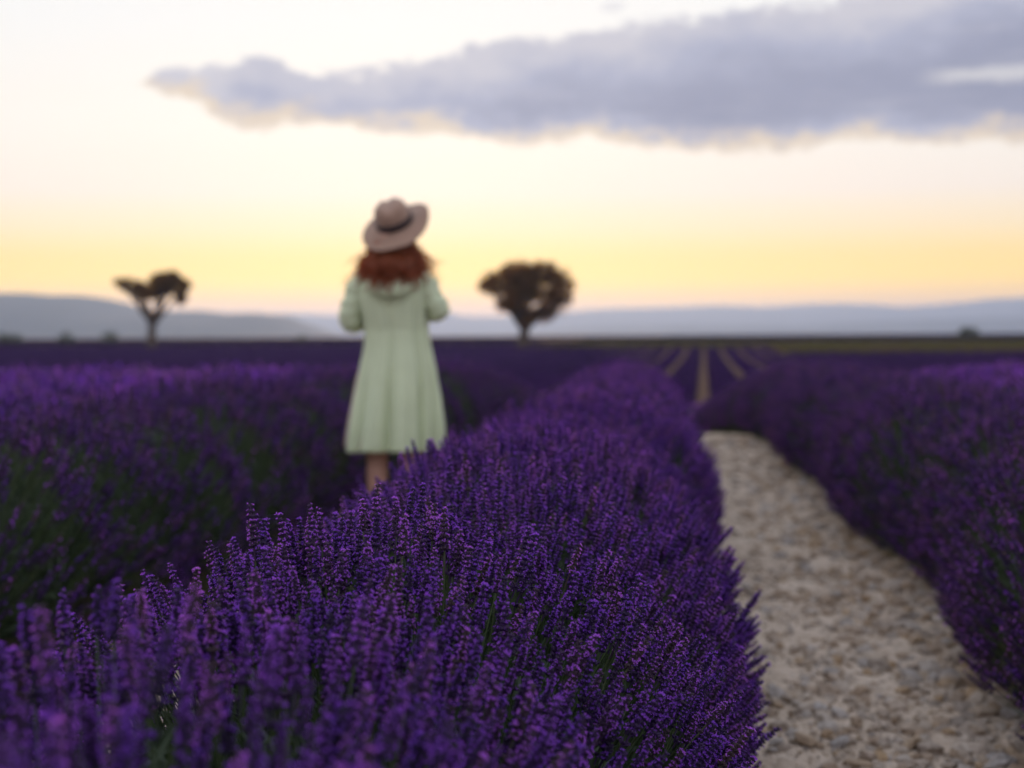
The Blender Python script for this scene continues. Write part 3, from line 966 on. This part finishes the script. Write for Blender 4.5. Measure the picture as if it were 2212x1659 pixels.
def shrub(px, D, w_, h_, label, seed, group=None, n=700, lift=0.0):
    b = spot(px, D); b.z += lift
    rnd = random.Random(seed)
    root = empty('shrub', b, YAW)
    tag(root, label, 'shrub', group)
    sb = MB(); cb = MB()
    for k in range(6):
        e = (rnd.uniform(-.35, .35) * w_, rnd.uniform(-.35, .35) * w_, h_ * rnd.uniform(.5, .9))
        limb(sb, (rnd.uniform(-.05, .05) * w_, 0, -.2), e, .03 * h_, .008 * h_, rnd, 4)
    for k in range(14):
        a = rnd.uniform(0, 6.28); q = rnd.random() ** .5
        r_ = .2 * min(w_, h_ * 1.4)
        z = h_ * (.15 + rnd.random() * .62 * (1 - q * q * .7))
        leaves_blob(cb, (math.cos(a) * q * w_ * .38, math.sin(a) * q * w_ * .38, z), (r_, r_, r_ * .9), n // 14, .09 * h_ + .05, rnd)
    link('branches', sb.mesh('branches', [M_bark], True), root)
    f_ = link('foliage', cb.mesh('foliage', [M_shrub]), root); f_['kind'] = 'stuff'
    return root
SG = 'dark shrubs along the horizon'
shrub(22, 300, 6.5, 3.2, 'widest dark shrub on the horizon, below the highest part of the left hills', 1, SG, 900)
shrub(146, 300, 4.2, 3.0, 'small dark shrub on the horizon, middle one of three left of the forked tree', 2, SG)
shrub(238, 300, 5.2, 2.9, 'dark shrub on the horizon, nearest to the forked tree', 3, SG)
shrub(2092, 300, 5.2, 3.6, 'dark rounded shrub standing alone below the pale mountains', 4, SG, 900)
shrub(650, 320, 4.0, 1.9, 'very low dark shrub between the forked tree and the woman', 6, SG)
shrub(303, 62, .85, 1.15, 'small dark brownish bush standing up out of the purple field below the forked tree', 8)

# ------------------------------------------------------------------ stones on the path
def stone_mesh(seed):
    rnd = random.Random(seed)
    bm = bmesh.new()
    bmesh.ops.create_icosphere(bm, subdivisions=1, radius=1.0)
    sq = Vector((rnd.uniform(.75, 1.2), rnd.uniform(.7, 1.1), rnd.uniform(.4, .65)))
    for vtx in bm.verts:
        k = 1 + .42 * noise.noise(vtx.co * 1.1 + Vector((seed * 3.1, 0, 0)))
        vtx.co = Vector((vtx.co.x * sq.x, vtx.co.y * sq.y, vtx.co.z * sq.z)) * k * rnd.uniform(.92, 1.08)
    me = bpy.data.meshes.new('stone')
    bm.to_mesh(me); bm.free()
    me.materials.append(M_stone)
    return me
stone_meshes = [stone_mesh(i) for i in range(14)]
C_stone = lib_collection('stone_shapes', stone_meshes)
rs = np.random.default_rng(21)
def stone_set(n, x0, x1, y0, y1, smin, smax, edge=True):
    y = y0 + (y1 - y0) * rs.random(n) ** 1.5
    u = rs.random(n)
    x = x0 + (x1 - x0) * np.where(rs.random(n) < .55, u, u ** .45)           # more along the right edge
    s = smin + (smax - smin) * rs.random(n) ** 3.5 * np.clip(.55 + .6 * u, 0, 1)
    x = x + bend(y)
    z = g(x, y) + gp(x, y) + .010 + s * .16
    rot = np.stack([rs.normal(0, .3, n), rs.normal(0, .3, n), rs.uniform(0, 6.28, n)], 1)
    return np.stack([x, y, z], 1), rot, s
p, rot, s = stone_set(4600, -.08, .95, 2.6, 15, .006, .050)
p2, rot2, s2 = stone_set(2000, .15, .95, 2.6, 6.5, .008, .034)
p = np.concatenate([p, p2]); rot = np.concatenate([rot, rot2]); s = np.concatenate([s, s2])
D, px, py = cam_xyz(p)
order = np.argsort(-(s / D) * ((px < 2212) & (py < 1659)))
for i in order[:300]:
    o = bpy.data.objects.new('stone', stone_meshes[int(rs.integers(0, 14))])
    COL.objects.link(o)
    o.parent = path
    o.location = p[i]; o.rotation_euler = rot[i]; o.scale = (s[i],) * 3
rest = order[300:]
scatter('gravel', p[rest], rot[rest], np.repeat(s[rest][:, None], 3, 1), rs.integers(0, 14, len(rest)), C_stone, path)
p, rot, s = stone_set(9000, -.1, .95, 2.2, 10, .004, .011)
scatter('fine_gravel', p, rot, np.repeat(s[:, None], 3, 1), rs.integers(0, 14, len(p)), C_stone, path)
p, rot, s = stone_set(1500, -1.8, -.9, 1.5, 10, .006, .03)
scatter('gravel', p, rot, np.repeat(s[:, None], 3, 1), rs.integers(0, 14, len(p)), C_stone, path2)

# ------------------------------------------------------------------ the woman
wp = CH * 7.05 + CR * ((850 - 1106) / 3072 * 7.05)
woman = empty('person', (wp.x, wp.y, 0.0), YAW)
tag(woman, 'woman seen from behind in a tan hat and pale green hooded coat among lavender', 'person')
# local frame: +x to the right of the picture, +y away from the camera, z up
def skin_body():
    V_, E_, Rr = [], [], []
    def add(p, r, par=None):
        V_.append(p); Rr.append(r)
        if par is not None: E_.append((par, len(V_) - 1))
        return len(V_) - 1
    pel = add((0, 0, .86), (.135, .105))
    wst = add((0, .005, 1.00), (.105, .085), pel)
    che = add((0, .0, 1.17), (.125, .095), wst)
    sho = add((0, -.01, 1.30), (.10, .07), che)
    nk = add((0, -.005, 1.375), (.048, .048), sho)
    hd = add((0, .01, 1.46), (.05, .055), nk)
    for s_ in (-1, 1):
        hip = add((s_ * .085, 0, .78), (.085, .085), pel)
        th = add((s_ * .085, .005, .62), (.072, .075), hip)
        kn = add((s_ * .085, .01, .46), (.056, .058), th)
        cf = add((s_ * .085, -.012, .33), (.055, .058), kn)
        an = add((s_ * .075, -.015, .085), (.030, .032), cf)
        he = add((s_ * .075, -.02, .04), (.032, .030), an)
        to = add((s_ * .085, .13, .03), (.036, .022), he)
        # arms: elbows out, hands brought together in front
        ez = 1.125 if s_ < 0 else 1.175
        sh = add((s_ * .155, -.005, 1.305), (.050, .050), sho)
        ua = add((s_ * .190, -.02, 1.22), (.040, .042), sh)
        el = add((s_ * (.212 if s_ < 0 else .226), -.025, ez), (.035, .035), ua)
        fa = add((s_ * .165, .11, ez + .01), (.034, .034), el)
        wr = add((s_ * .085, .215, ez + .03), (.022, .018), fa)
        pm = add((s_ * .045, .262, ez + .035), (.032, .014), wr)
        for fi in range(4):                                    # fingers, curled inward
            fz = ez + .06 - .017 * fi
            l_ = (.9, 1.0, .95, .75)[fi]
            f1 = add((s_ * .018, .29, fz), (.0095, .0095), pm)
            f2 = add((s_ * (.018 - .026 * l_), .298, fz - .002), (.0088, .0088), f1)
            f3 = add((s_ * (.018 - .038 * l_), .280, fz - .006), (.0078, .0078), f2)
        t1 = add((s_ * .050, .262, ez + .075), (.011, .011), pm)
        t2 = add((s_ * .025, .272, ez + .092), (.0095, .0095), t1)
    me = bpy.data.meshes.new('body_cage')
    me.from_pydata(V_, E_, [])
    o = bpy.data.objects.new('body_cage', me)
    COL.objects.link(o)
    md = o.modifiers.new('skin', 'SKIN'); md.use_smooth_shade = True
    for i, sv in enumerate(me.skin_vertices[0].data):
        sv.radius = Rr[i]; sv.use_root = (i == 0)
    sb_ = o.modifiers.new('sub', 'SUBSURF'); sb_.levels = 2; sb_.render_levels = 2
    dg = bpy.context.evaluated_depsgraph_get()
    m1 = bpy.data.meshes.new_from_object(o.evaluated_get(dg))
    bpy.data.objects.remove(o)
    # head with face, facing +y
    bm = bmesh.new()
    bm.from_mesh(m1)
    hb = bmesh.new()
    bmesh.ops.create_uvsphere(hb, u_segments=40, v_segments=30, radius=1.0)
    for vtx in hb.verts:
        c_ = vtx.co.copy()
        x, y, z = c_.x * .074, c_.y * .092, c_.z * .112
        if z < 0: x *= 1 + .25 * (z / .112); y = y * (1 + .12 * (z / .112)) + (.012 * -(z / .112) if c_.y > 0 else 0)
        fr = max(0, c_.y)
        G = lambda px_, pz, sx, sz: math.exp(-((x - px_) / sx) ** 2 - ((z - pz) / sz) ** 2) * (fr > .2)
        y += .022 * G(0, -.022, .011, .020) + .010 * G(0, .0, .008, .03)          # nose
        y += .007 * G(0, -.058, .022, .007) + .006 * G(0, -.071, .018, .006) - .003 * G(0, -.0645, .02, .003)   # lips
        y += .010 * G(0, -.097, .022, .014)                                       # chin
        y -= .010 * (G(-.031, .006, .016, .010) + G(.031, .006, .016, .010))      # eye sockets
        y += .005 * (G(-.031, .026, .02, .007) + G(.031, .026, .02, .007))        # brows
        if abs(c_.x) > .9 and abs(c_.z) < .35 and abs(c_.y + .05) < .35: x *= 1.14   # ears
        vtx.co = Vector((x, y + .02, z + 1.535))
    tmp = bpy.data.meshes.new('h'); hb.to_mesh(tmp); hb.free()
    bm.from_mesh(tmp)
    m2 = bpy.data.meshes.new('body'); bm.to_mesh(m2); bm.free()
    o = bpy.data.objects.new('body_join', m2); COL.objects.link(o)
    rm = o.modifiers.new('r', 'REMESH'); rm.mode = 'VOXEL'; rm.voxel_size = .0048; rm.use_smooth_shade = True
    sm = o.modifiers.new('s', 'SMOOTH'); sm.iterations = 2; sm.factor = .5
    dg = bpy.context.evaluated_depsgraph_get()
    m3 = bpy.data.meshes.new_from_object(o.evaluated_get(dg))
    m3.name = 'body'
    bpy.data.objects.remove(o)
    return m3
body = link('body', skin_body(), woman, [M_skin])
for s_ in (-1, 1):
    bm = bmesh.new()
    bmesh.ops.create_uvsphere(bm, u_segments=12, v_segments=8, radius=.011)
    me = bpy.data.meshes.new('eye'); bm.to_mesh(me); bm.free()
    e_ = link('eye', me, woman, [M_eye]); e_.location = (s_ * .031, .094, 1.541)
# shoes
for s_ in (-1, 1):
    mb = MB()
    prof = [(-.065, .024, .05), (-.05, .034, .062), (0, .036, .060), (.06, .040, .046), (.12, .043, .036), (.16, .034, .03), (.178, .012, .018)]
    v = []
    for (y, w_, h_) in prof:
        for a in np.linspace(0, 2 * math.pi, 14, endpoint=False):
            v.append((s_ * .080 + w_ * math.cos(a), y, max(.002, h_ * .5 + h_ * .62 * math.sin(a))))
    mb.v = v; n_ = 14
    for j in range(len(prof) - 1):
        for k in range(n_):
            mb.f.append((j * n_ + k, (j + 1) * n_ + k, (j + 1) * n_ + (k + 1) % n_, j * n_ + (k + 1) % n_)); mb.mi.append(0)
    mb.f.append(tuple(range(n_))); mb.f.append(tuple((len(prof) - 1) * n_ + k for k in range(n_))[::-1]); mb.mi += [0, 0]
    link('shoe', mb.mesh('shoe', [M_shoe], True), woman)

def garment(name, rings, m, folds, gap, thick, seed, parent, zsub=5, notch=None):
    """loft of elliptical rings, open by gap radians at the front"""
    zs = [r[0] for r in rings]
    Z = np.linspace(zs[0], zs[-1], (len(rings) - 1) * zsub + 1)
    n = 120
    v = []
    idx = np.argsort(zs)
    it = lambda j, z: float(np.interp(z, np.array(zs)[idx], np.array([r[j] for r in rings])[idx]))
    for z in Z:
        rx, ry, cx, cy, fa = it(1, z), it(2, z), it(3, z), it(4, z), it(5, z)
        for k in range(n + 1):
            ph = math.pi / 2 + gap / 2 + (2 * math.pi - gap) * k / n          # starts beside the front (+y)
            f_ = 1
            for (kk, am, p0, dz) in folds:
                f_ += fa * am * math.sin(kk * ph + p0 + dz * z)
            q = Vector((math.cos(ph) * 1.5, math.sin(ph) * 1.5, z * 3 + seed))
            f_ += fa * .35 * noise.noise(q) + .010 * noise.noise(q * 4)
            if notch:
              for (np_, nw, na) in notch:
                f_ -= na * fa * 8 * math.exp(-(((ph - np_ + math.pi) % (2 * math.pi) - math.pi) / nw) ** 2)
            v.append((cx + rx * f_ * math.cos(ph), cy + ry * f_ * math.sin(ph), z + fa * .12 * noise.noise(Vector((ph * 1.5, seed, 0)))))
    w_ = n + 1
    f = [(j * w_ + k, j * w_ + k + 1, (j + 1) * w_ + k + 1, (j + 1) * w_ + k) for j in range(len(Z) - 1) for k in range(n)]
    o = link(name, mesh_np(name, v, f, True), parent, [m])
    so = o.modifiers.new('thickness', 'SOLIDIFY'); so.thickness = thick; so.offset = 1
    return o
coat = garment('coat', [
    # z, rx, ry, cx, cy, fold
    (1.385, .068, .068, 0, -.002, 0), (1.362, .105, .080, 0, -.004, .0), (1.335, .160, .092, 0, -.005, .005), (1.30, .186, .108, 0, -.006, .01), (1.24, .184, .118, 0, -.006, .015),
    (1.16, .166, .118, .006, -.004, .03), (1.08, .158, .112, .014, 0, .04), (1.00, .164, .122, .018, 0, .05), (.90, .184, .142, .016, 0, .055),
    (.75, .202, .164, .008, 0, .09), (.60, .216, .178, .002, 0, .105), (.485, .224, .184, -.004, 0, .11)],
    M_coat, [(5, .7, .4, 1.2), (9, .75, 1.9, -2.0), (14, .3, .5, 3.0)], .55, .004, 2.0, woman, notch=[(math.radians(-40), .13, .34), (math.radians(-97), .07, .20), (math.radians(-140), .10, .24), (math.radians(-68), .05, .10), (math.radians(-15), .06, .16)])
# thin dress under the open coat; pink left edge paints the sunset-lit coat panel
garment('dress', [(1.30, .13, .088, 0, 0, 0), (1.15, .135, .102, 0, 0, .005), (1.0, .122, .098, 0, 0, .01), (.86, .155, .118, -.028, .02, .01), (.62, .196, .140, -.038, .03, .02), (.50, .212, .150, -.040, .03, .03)],
        M_dress, [(6, .5, 1, 0), (11, .5, 0, 1)], 0.0, .003, 5.0, woman)
# sleeves
def sleeve(s_):
    ez = 1.125 if s_ < 0 else 1.175
    P_ = [Vector((s_ * .135, -.005, 1.325)), Vector((s_ * .175, -.012, 1.29)), Vector((s_ * .196, -.02, 1.22)), Vector((s_ * (.214 if s_ < 0 else .226), -.028, ez + .03)), Vector((s_ * (.214 if s_ < 0 else .232), -.018, ez - .005)),
          Vector((s_ * .196, .04, ez - .005)), Vector((s_ * .165, .10, ez + .005)), Vector((s_ * .125, .165, ez + .02)), Vector((s_ * .098, .200, ez + .03))]
    Rs = [.055, .059, .054, .051, .052, .052, .050, .048, .044]
    pts = []; rr = []
    N = 44
    for i in range(N + 1):
        t_ = i / N * (len(P_) - 1); j = min(int(t_), len(P_) - 2); f_ = t_ - j
        pts.append(P_[j].lerp(P_[j + 1], f_))
        r0 = Rs[j] * (1 - f_) + Rs[j + 1] * f_
        rr.append(r0)
    for _ in range(4):
        pts = [pts[0]] + [(pts[i - 1] + pts[i] * 2 + pts[i + 1]) / 4 for i in range(1, N)] + [pts[-1]]
    mb = MB()
    mb.tube(pts, rr, 22, cap=False)
    vv_ = []
    for i, p in enumerate(mb.v):
        ring = i // 22
        cpt = pts[ring]
        q = Vector(p) - cpt
        k = 1 + .24 * noise.noise(Vector((ring * .42, q.z * 18, s_ * 3.0))) + .05 * math.sin(ring * 1.25 + q.x * 30)
        vv_.append(tuple(cpt + q * k))
    mb.v = vv_
    o = link('sleeve', mb.mesh('sleeve', [M_coat], True), coat)
    so = o.modifiers.new('thickness', 'SOLIDIFY'); so.thickness = .004
    sleeve_cuff = MB()
    e = pts[-1]; d = (pts[-1] - pts[-3]).normalized()
    sleeve_cuff.tube([e - d * .03, e + d * .006], [.050, .050], 20, cap=False)
    cf = link('cuff', sleeve_cuff.mesh('cuff', [M_coat], True), coat)
    so = cf.modifiers.new('thickness', 'SOLIDIFY'); so.thickness = .005
for s_ in (-1, 1): sleeve(s_)
# hood lying on the back
hv = []; nu, nv = 36, 16
for j in range(nv + 1):
    t_ = j / nv
    for i in range(nu + 1):
        u = -1 + 2 * i / nu
        th = u * 1.75                                              # angle round the neck, 0 = the back
        drop = math.cos(min(abs(th), 1.57)) ** .8
        rn = .080 + .056 * math.sin(math.pi * min(1, t_ * 1.15)) * (0.6 + .4 * drop)
        z = 1.350 - t_ * (.03 + .122 * drop) + .018 * math.sin(t_ * 9) * drop
        k = 1 + .05 * noise.noise(Vector((u * 3, t_ * 4, 1)))
        x = math.sin(th) * rn * k * 1.14
        y = -math.cos(th) * (rn * k + .042 * drop * math.sin(math.pi * t_ ** .7) + .03 * t_ * drop) - .005
        hv.append((x, y, z))
hf = [(j * (nu + 1) + i, j * (nu + 1) + i + 1, (j + 1) * (nu + 1) + i + 1, (j + 1) * (nu + 1) + i) for j in range(nv) for i in range(nu)]
hood = link('hood', mesh_np('hood', hv, hf, True), coat, [M_coat])
so = hood.modifiers.new('thickness', 'SOLIDIFY'); so.thickness = .010; so.offset = 0

# hair: wavy locks falling from under the hat to the upper back
rnd = random.Random(12)
hb = MB()
for i in range(420):
    a = rnd.uniform(-2.35, 2.35)                                   # 0 = the back
    r0 = rnd.uniform(.86, 1.04)
    tx, ty = math.sin(a) * .072 * r0, -math.cos(a) * .082 * r0 + .022
    top = Vector((tx, ty, min(1.555, 1.568 + (tx - .012) * .306 + (ty - .012) * .60) - rnd.uniform(.0, .02)))
    L = (top.z - 1.555) + rnd.uniform(.16, .285) + (.02 if abs(a) < 1 else -.01)
    spread = rnd.uniform(.7, 1.65)
    ph = rnd.uniform(0, 6.28); wv = rnd.uniform(.005, .018); fly = rnd.random() < .24
    pts = []; rad = []
    for k in range(9):
        t_ = k / 8
        out_ = .012 + .062 * spread * t_ ** 1.3 + (.05 * t_ ** 2 if fly else 0)
        x = top.x + math.sin(a) * out_ * 1.12 + wv * math.sin(ph + t_ * 9)
        y = top.y - math.cos(a) * (out_ * .40 + .125 * max(0, min(1, (t_ - .42) / .38)) ** 1.2) + wv * math.cos(ph + t_ * 8)
        z = top.z - L * t_ + (.02 * t_ if fly else 0)
        pts.append((x, min(y, .09), z)); rad.append(.0072 * (1 - .75 * t_ ** 2) if not fly else .0028 * (1 - .6 * t_))
    hb.tube(pts, rad, 5)
# cap of hair over the skull under the hat
for i in range(110):
    a = rnd.uniform(-2.3, 2.3); pts = []; rad = []
    for k in range(6):
        t_ = k / 5 * 1.5 + .05
        pts.append((math.sin(a) * .068 * math.sin(t_), -math.cos(a) * .086 * math.sin(t_) + .022, 1.530 + .100 * math.cos(t_))); rad.append(.007)
    hb.tube(pts, rad, 5)
link('hair', hb.mesh('hair', [M_hair], True), woman)

# hat: wide soft brim, creased crown, dark ribbon
hat = empty('hat', (.012, .012, 1.608))
hat.parent = woman
hat.rotation_euler = (R(31), R(-17), 0)
def ring_mesh(name, prof, m, n=72, wob=None, thick=.003, parent=None, close=False):
    v = []
    for (r_, z, ex) in prof:
        for k in range(n):
            a = 2 * math.pi * k / n
            x, y, zz_ = r_ * math.cos(a) * (1 - .06 * ex), r_ * math.sin(a) * (1 + .06 * ex), z
            if wob: x, y, zz_ = wob(x, y, zz_, a, r_)
            v.append((x, y, zz_))
    f = [(j * n + k, j * n + (k + 1) % n, (j + 1) * n + (k + 1) % n, (j + 1) * n + k) for j in range(len(prof) - 1) for k in range(n)]
    if close: f.append(tuple((len(prof) - 1) * n + k for k in range(n)))
    o = link(name, mesh_np(name, v, f, True), parent, [m])
    if thick:
        so = o.modifiers.new('thickness', 'SOLIDIFY'); so.thickness = thick; so.offset = 1
    return o
def bw(x, y, z, a, r_):
    t_ = max(0, (r_ - .095) / .085)
    z += -.040 * t_ * max(0, -math.sin(a)) + .020 * t_ * max(0, math.cos(a)) ** 2 - .022 * t_ * max(0, -math.cos(a)) + .006 * t_ * math.sin(3 * a + 1)
    return x, y, z
ring_mesh('brim', [(.093, .004, 1), (.105, .0, 1), (.125, -.003, .8), (.150, -.005, .5), (.172, -.004, .3), (.182, -.002, .3)], M_hat, wob=bw, parent=hat, thick=.004)
def cw(x, y, z, a, r_):
    if z > .06:
        t_ = (z - .06) / .05
        crease = math.exp(-(x / .022) ** 2) * .016 * t_
        z -= crease
        if y > 0: x *= 1 - .22 * t_ * (y / .09)
    return x, y, z
ring_mesh('crown', [(.094, .002, 1), (.093, .02, 1), (.090, .05, 1), (.086, .078, 1), (.078, .098, 1), (.062, .110, 1), (.035, .113, 1), (.012, .112, 1)], M_hat, wob=cw, parent=hat, close=True)
ring_mesh('ribbon', [(.0995, .003, 1), (.0992, .020, 1), (.0975, .040, 1)], M_band, parent=hat, thick=.0018)
